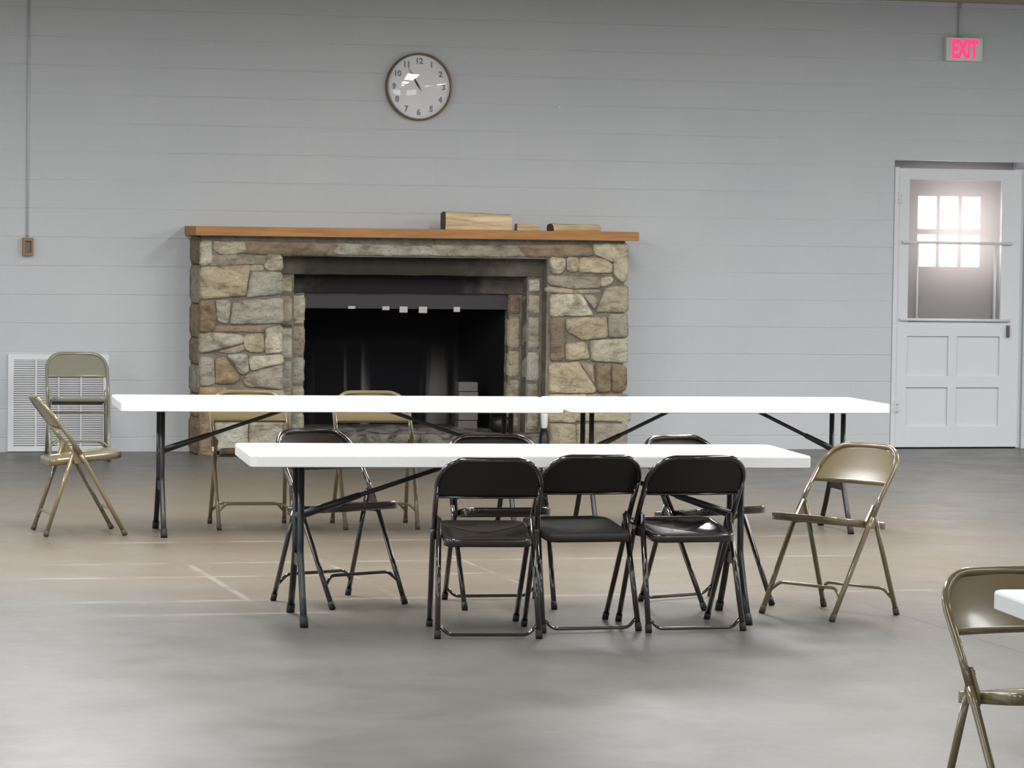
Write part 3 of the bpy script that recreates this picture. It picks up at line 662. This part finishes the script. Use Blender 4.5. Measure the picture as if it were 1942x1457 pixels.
# ================================================================== folding chairs
def lerp(a, b, t): return Vector(a)+(Vector(b)-Vector(a))*t
def side_path(s):   # front foot up the long leaning tube to where the top bend starts
    return [(s*0.204, 0.216, 0.012), (s*0.216, 0.0, 0.40), (s*0.216, -0.085, 0.53), (s*0.216, -0.165, 0.635)]
def back_y(z):      # lean of the long tube above the seat
    pts = [(0.40, 0.0), (0.53, -0.085), (0.635, -0.165), (0.757, -0.262)]
    for (a, ya), (b, yb) in zip(pts, pts[1:]):
        if z <= b: return ya+(yb-ya)*(z-a)/(b-a)
    return -0.262
def make_chair(name, label, m, style, mback=None, rub=None, group=None):
    t = thing(name, label, 'chair', group=group); rub = rub or M_rubber
    TR = 0.0118
    # upper U of the long tube
    L = [Vector(p) for p in side_path(-1)]; Rr = [Vector(p) for p in side_path(1)]
    split = lerp(L[1], L[2], 0.35); splitR = Vector((-split.x, split.y, split.z))
    pts = [split, L[2], L[3]]
    arc = []
    rx, rz, z0 = 0.112, 0.110, 0.635
    for k in range(13):
        a = math.pi*0.5*k/12; x = -0.216+rx*(1-math.cos(a)); z = z0+rz*math.sin(a); arc.append(Vector((x, back_y(z), z)))
    pts += arc + [Vector((x, back_y(z0+rz)-0.010*(1-(x/0.104)**2), z0+rz)) for x in (-0.06, -0.02, 0.02, 0.06)] + [Vector((-p.x, p.y, p.z)) for p in arc[::-1]] + [Rr[3], Rr[2], splitR]
    obj('back_frame', tube(nb(), pts, TR, 10), m, t, True)
    for s in (-1, 1):
        P = side_path(s); q = lerp(P[1], P[2], 0.35)
        lg = obj('leg', tube(nb(), [P[0], lerp(P[0], P[1], 0.5), P[1], q+Vector((0, 0, 0))], TR, 10), m, t, True)
        d = (Vector(P[1])-Vector(P[0])).normalized()
        obj('foot_cap', tube(nb(), [Vector(P[0])-d*0.011, Vector(P[0])+d*0.022], TR+0.0025, 10), rub, lg, True)
        a = Vector((s*0.212, -0.213, 0.012)); b = Vector((s*0.196, -0.055, 0.485)); d = (b-a).normalized()
        lg = obj('leg', tube(nb(), [a, lerp(a, b, 0.5), b], TR, 10), m, t, True)
        obj('foot_cap', tube(nb(), [a-d*0.011, a+d*0.022], TR+0.0025, 10), rub, lg, True)
        # hinge bracket between long tube, rear leg and seat
        bm = nb(); prism_yz(bm, [(-0.072, 0.495), (-0.048, 0.50), (0.0, 0.43), (0.0, 0.395), (-0.06, 0.395), (-0.075, 0.45)], s*0.198, s*0.207)
        tube(bm, [(s*0.190, -0.055, 0.485), (s*0.226, -0.055, 0.485)], 0.006, 8)
        obj('hinge_bracket', bm, m, t)
    # stretchers
    def stretch(ya, za, yb, zb_, x, r, rise):
        return tube(nb(), fillet([(-x, ya, za), (-x+0.045, yb, zb_), (x-0.045, yb, zb_), (x, ya, za)], 0.05), r, 8)
    if style == 'arched':
        obj('stretcher', stretch(0.168, 0.098, 0.150, 0.140, 0.206, 0.0075, 1), m, t, True)
        obj('stretcher', stretch(-0.193, 0.070, -0.178, 0.118, 0.209, 0.0075, 1), m, t, True)
    else:
        obj('stretcher', stretch(-0.198, 0.060, -0.212, 0.016, 0.210, 0.0072, -1), m, t, True)
    # backrest plate
    bm = nb(); NX, NZ = 24, 12; rows = []
    for j in range(NZ+1):
        z = 0.584+(0.745-0.584)*j/NZ
        if z <= z0: hw = 0.216
        else: hw = 0.216-rx+rx*math.sqrt(max(0, 1-((z-z0)/rz)**2))
        row = []
        for i in range(NX+1):
            u = -1+2*i/NX; x = u*hw; bow = 0.026*(1-(x/0.216)**2)
            row.append((x, back_y(z)-bow*(0.45+0.55*(0.745-z)/0.16) , z))
        rows.append(row)
    F = [[bm.verts.new((p[0], p[1]+0.002, p[2])) for p in r] for r in rows]; B = [[bm.verts.new((p[0], p[1]-0.002, p[2])) for p in r] for r in rows]
    for j in range(NZ):
        for i in range(NX):
            bm.faces.new((F[j][i], F[j][i+1], F[j+1][i+1], F[j+1][i])); bm.faces.new((B[j][i], B[j+1][i], B[j+1][i+1], B[j][i+1]))
    for i in range(NX): bm.faces.new((F[0][i], B[0][i], B[0][i+1], F[0][i+1])); bm.faces.new((F[NZ][i], F[NZ][i+1], B[NZ][i+1], B[NZ][i]))
    bk = obj('backrest', bm, mback or m, t, True)
    lip = [(p[0], p[1]-0.004, p[2]-0.002) for p in rows[0]]
    obj('rolled_edge', tube(nb(), lip, 0.0048, 6), m, bk, True)
    # seat pan
    def outline(g):
        pts = []; hwf, hwr, yf, yr, rf, rr = 0.196, 0.184, 0.208, -0.190, 0.06, 0.045
        for (sx_, yy, hw, r, a0) in ((1, yr, hwr, rr, -90), (1, yf, hwf, rf, 0), (-1, yf, hwf, rf, 90), (-1, yr, hwr, rr, 180)):
            cx_, cy_ = sx_*(hw-r), yy+(r if yy < 0 else -r)
            for k in range(7):
                a = math.radians(a0+15*k); pts.append((cx_+r*math.cos(a), cy_+r*math.sin(a)))
            if True:
                pass
        out = []
        n = len(pts)
        for i in range(n):
            a, b = pts[i], pts[(i+1) % n]; s = max(1, int(math.dist(a, b)/0.03))
            for k in range(s): out.append((a[0]+(b[0]-a[0])*k/s, a[1]+(b[1]-a[1])*k/s))
        return out
    O = outline(1); bm = nb(); rings = []
    zc = lambda y: 0.417+0.045*(y+0.19)/0.4-0.004
    for f, dz in ((0.985, -0.034), (1.0, -0.034), (1.0, -0.006), (0.992, -0.0015), (0.975, 0), (0.93, 0.0), (0.89, -0.0035), (0.84, -0.007), (0.65, -0.013), (0.4, -0.018), (0.18, -0.0195)):
        rings.append([bm.verts.new((x*f, 0.009+(y-0.009)*f, zc(y*f)+dz)) for x, y in O])
    n = len(O)
    for a, b in zip(rings, rings[1:]):
        for k in range(n): bm.faces.new((a[k], a[(k+1) % n], b[(k+1) % n], b[k]))
    cv = bm.verts.new((0, 0.009, zc(0.0)-0.020))
    for k in range(n): bm.faces.new((rings[-1][k], rings[-1][(k+1) % n], cv))
    # closed underside
    ub = [bm.verts.new((x*0.985, 0.009+(y-0.009)*0.985, zc(y)-0.024)) for x, y in O]
    for k in range(n): bm.faces.new((rings[0][k], rings[0][(k+1) % n], ub[(k+1) % n], ub[k]))
    st = obj('seat', bm, m, t, True)
    return t
def prism_yz(bm, poly, x0, x1):
    a = [bm.verts.new((x0, y, z)) for y, z in poly]; b = [bm.verts.new((x1, y, z)) for y, z in poly]; n = len(poly)
    bm.faces.new(a); bm.faces.new(b[::-1])
    for i in range(n): bm.faces.new((a[i], a[(i+1) % n], b[(i+1) % n], b[i]))
def dup(root, loc, rotz, label=None, group=None):
    r = root.copy(); C.objects.link(r); r.location = loc; r.rotation_euler = (0, 0, rotz)
    if label: r['label'] = label
    if group: r['group'] = group
    for ch in list(root.children):
        c = ch.copy(); C.objects.link(c); c.parent = r
        for g in ch.children:
            d = g.copy(); C.objects.link(d); d.parent = c
    return r
def put(root, x, y, deg): root.location = (x, y, 0); root.rotation_euler = (0, 0, math.radians(deg-90))
GK, GB = 'khaki metal folding chairs', 'brown metal folding chairs'
kh = make_chair('folding_chair', 'khaki metal folding chair at right end of the nearest full white table', M_khaki, 'arched', rub=M_tan_rub, group=GK)
put(kh, 5.318, 14.35, -150.5)
def kc(x, y, deg, label): return dup(kh, (x, y, 0), math.radians(deg-90), label, GK)
kc(2.55, 18.65, 2, 'khaki metal folding chair turned sideways beyond left end of the back table')
kc(3.56, 18.93, -94, 'khaki folding chair behind back table, in front of left stone column')
kc(4.262, 18.88, -93, 'khaki folding chair behind back table, in front of the dark fireplace opening')
kc(3.927, 8.86, -84, 'large foreground khaki folding chair cut off by right edge of photo')
kb = make_chair('folding_chair', 'worn pale khaki folding chair standing against wall in front of white vent', M_khaki_back, 'arched', rub=M_tan_rub, group=GK)
put(kb, 3.32, 24.36, -94)
obj('seat_brace', tube(nb(), [(-0.19, 0.045, 0.335), (0.19, 0.045, 0.335)], 0.007, 8), M_khaki_back, kb, True)
ba = make_chair('folding_chair', 'brown folding chair with arched stretchers behind left leg of front table', M_brown, 'arched', group=GB)
put(ba, 3.248, 15.105, -65); ba.scale = (1, 1, 1.025)
br = make_chair('folding_chair', 'glossy brown folding chair, leftmost of three with backs turned at front table', M_brown, 'low', mback=M_brown_b, group=GB)
put(br, 3.606, 13.90, 82)
def bc(x, y, deg, label): return dup(br, (x, y, 0), math.radians(deg-90), label, GB)
bm_ = bc(4.063, 14.07, 91.5, 'brown folding chair with dull worn seat, middle of three with backs turned')
for ch in bm_.children:
    if ch.name.startswith('seat'):
        ch.data = ch.data.copy(); ch.data.materials[0] = M_brown_dull
bc(4.51, 14.01, 91.5, 'brown folding chair, rightmost of three with backs turned, beside the table leg')
bc(3.95, 14.925, -93, 'brown folding chair facing camera at middle of far side of front table')
bc(4.905, 14.84, -67, 'brown folding chair angled rightward at far right side of front table')

# ================================================================== folding tables
def make_table(L, label, legx, flip=False):
    t = thing('folding_table', label, 'table', group='white plastic folding tables')
    Wd, zt, th = 0.78, 0.74, 0.053
    hx, hy = L/2, Wd/2; cut = 0.04
    def ring(ins, z):
        r = []; 
        for (sx_, sy_, a0) in ((1, -1, -90), (1, 1, 0), (-1, 1, 90), (-1, -1, 180)):
            cx_, cy_ = sx_*(hx-cut), sy_*(hy-cut)
            for k in range(7):
                a = math.radians(a0+15*k); r.append((cx_+(cut-ins)*math.cos(a), cy_+(cut-ins)*math.sin(a), z))
        return r
    bm = nb(); prof = [(0.03, zt-0.02), (0.012, zt-0.02), (0.010, zt-th), (0.0, zt-th+0.004), (0.0, zt-0.008), (0.003, zt-0.002), (0.009, zt), (0.035, zt)]
    rings = [[bm.verts.new(p) for p in ring(i, z)] for i, z in prof]; n = 28
    for a, b in zip(rings, rings[1:]):
        for k in range(n): bm.faces.new((a[k], a[(k+1) % n], b[(k+1) % n], b[k]))
    bm.faces.new(rings[-1]); bm.faces.new(rings[0][::-1])
    obj('tabletop', bm, M_plastic, t)
    for s in (-1, 1): obj('frame_rail', box(nb(), -hx+0.12, s*0.30-0.012, zt-0.046, hx-0.12, s*0.30+0.012, zt-0.0205), M_black, t)
    for s in (-1, 1):
        X = s*legx
        for q in (-1, 1):
            pts = fillet([(X, q*0.105, zt-0.025), (X, q*0.105, 0.30), (X, q*0.195, 0.14), (X, q*0.280, 0.012)], 0.06)
            lg = obj('leg', tube(nb(), pts, 0.0145, 12), M_black, t, True)
            e, e2 = pts[-1], pts[-2]; d = (e2-e).normalized()
            obj('foot_cap', tube(nb(), [e-d*0.011, e+d*0.035], 0.0185, 10), M_rubber, lg, True)
        obj('leg_crossbar', box(nb(), X-0.006, -0.125, 0.235, X+0.006, 0.125, 0.285, 0.002), M_black, t)
        obj('leg_crossbar', tube(nb(), [(X, -0.31, zt-0.035), (X, 0.31, zt-0.035)], 0.014, 10), M_black, t, True)
        bx = s*0.18
        bm = nb(); a, b = Vector((X-s*0.012, 0, 0.455)), Vector((bx, 0, zt-0.025))
        tube(bm, [a, b], 0.0105, 8)
        br_ = obj('brace', bm, M_black, t, True)
        bm = nb(); tube(bm, [lerp(a, b, -0.02), lerp(a, b, 0.33)], [0.019, 0.014], 8)
        tube(bm, [(X, -0.105, 0.452), (X, 0.105, 0.452)], 0.010, 8)
        obj('brace_sleeve', bm, M_black, br_, True)
    return t
t8 = make_table(2.42, 'long white folding table in front, with three brown chairs along its near side', 0.965)
t8.location = (3.885, 14.37, 0); t8.rotation_euler = (0, 0, math.radians(-5.4))
dup(t8, (3.95, 18.52, 0), math.radians(-4.4), 'long white folding table at back left, in front of the fireplace', 'white plastic folding tables')
t6 = make_table(1.85, 'shorter white folding table at back right, butted against the longer back table', 0.735)
t6.location = (6.112, 18.42, 0); t6.rotation_euler = (0, 0, math.radians(-2.6))
dup(t8, (4.85, 8.17, 0), math.radians(-6), 'white folding table at lower right, only its corner in frame', 'white plastic folding tables')
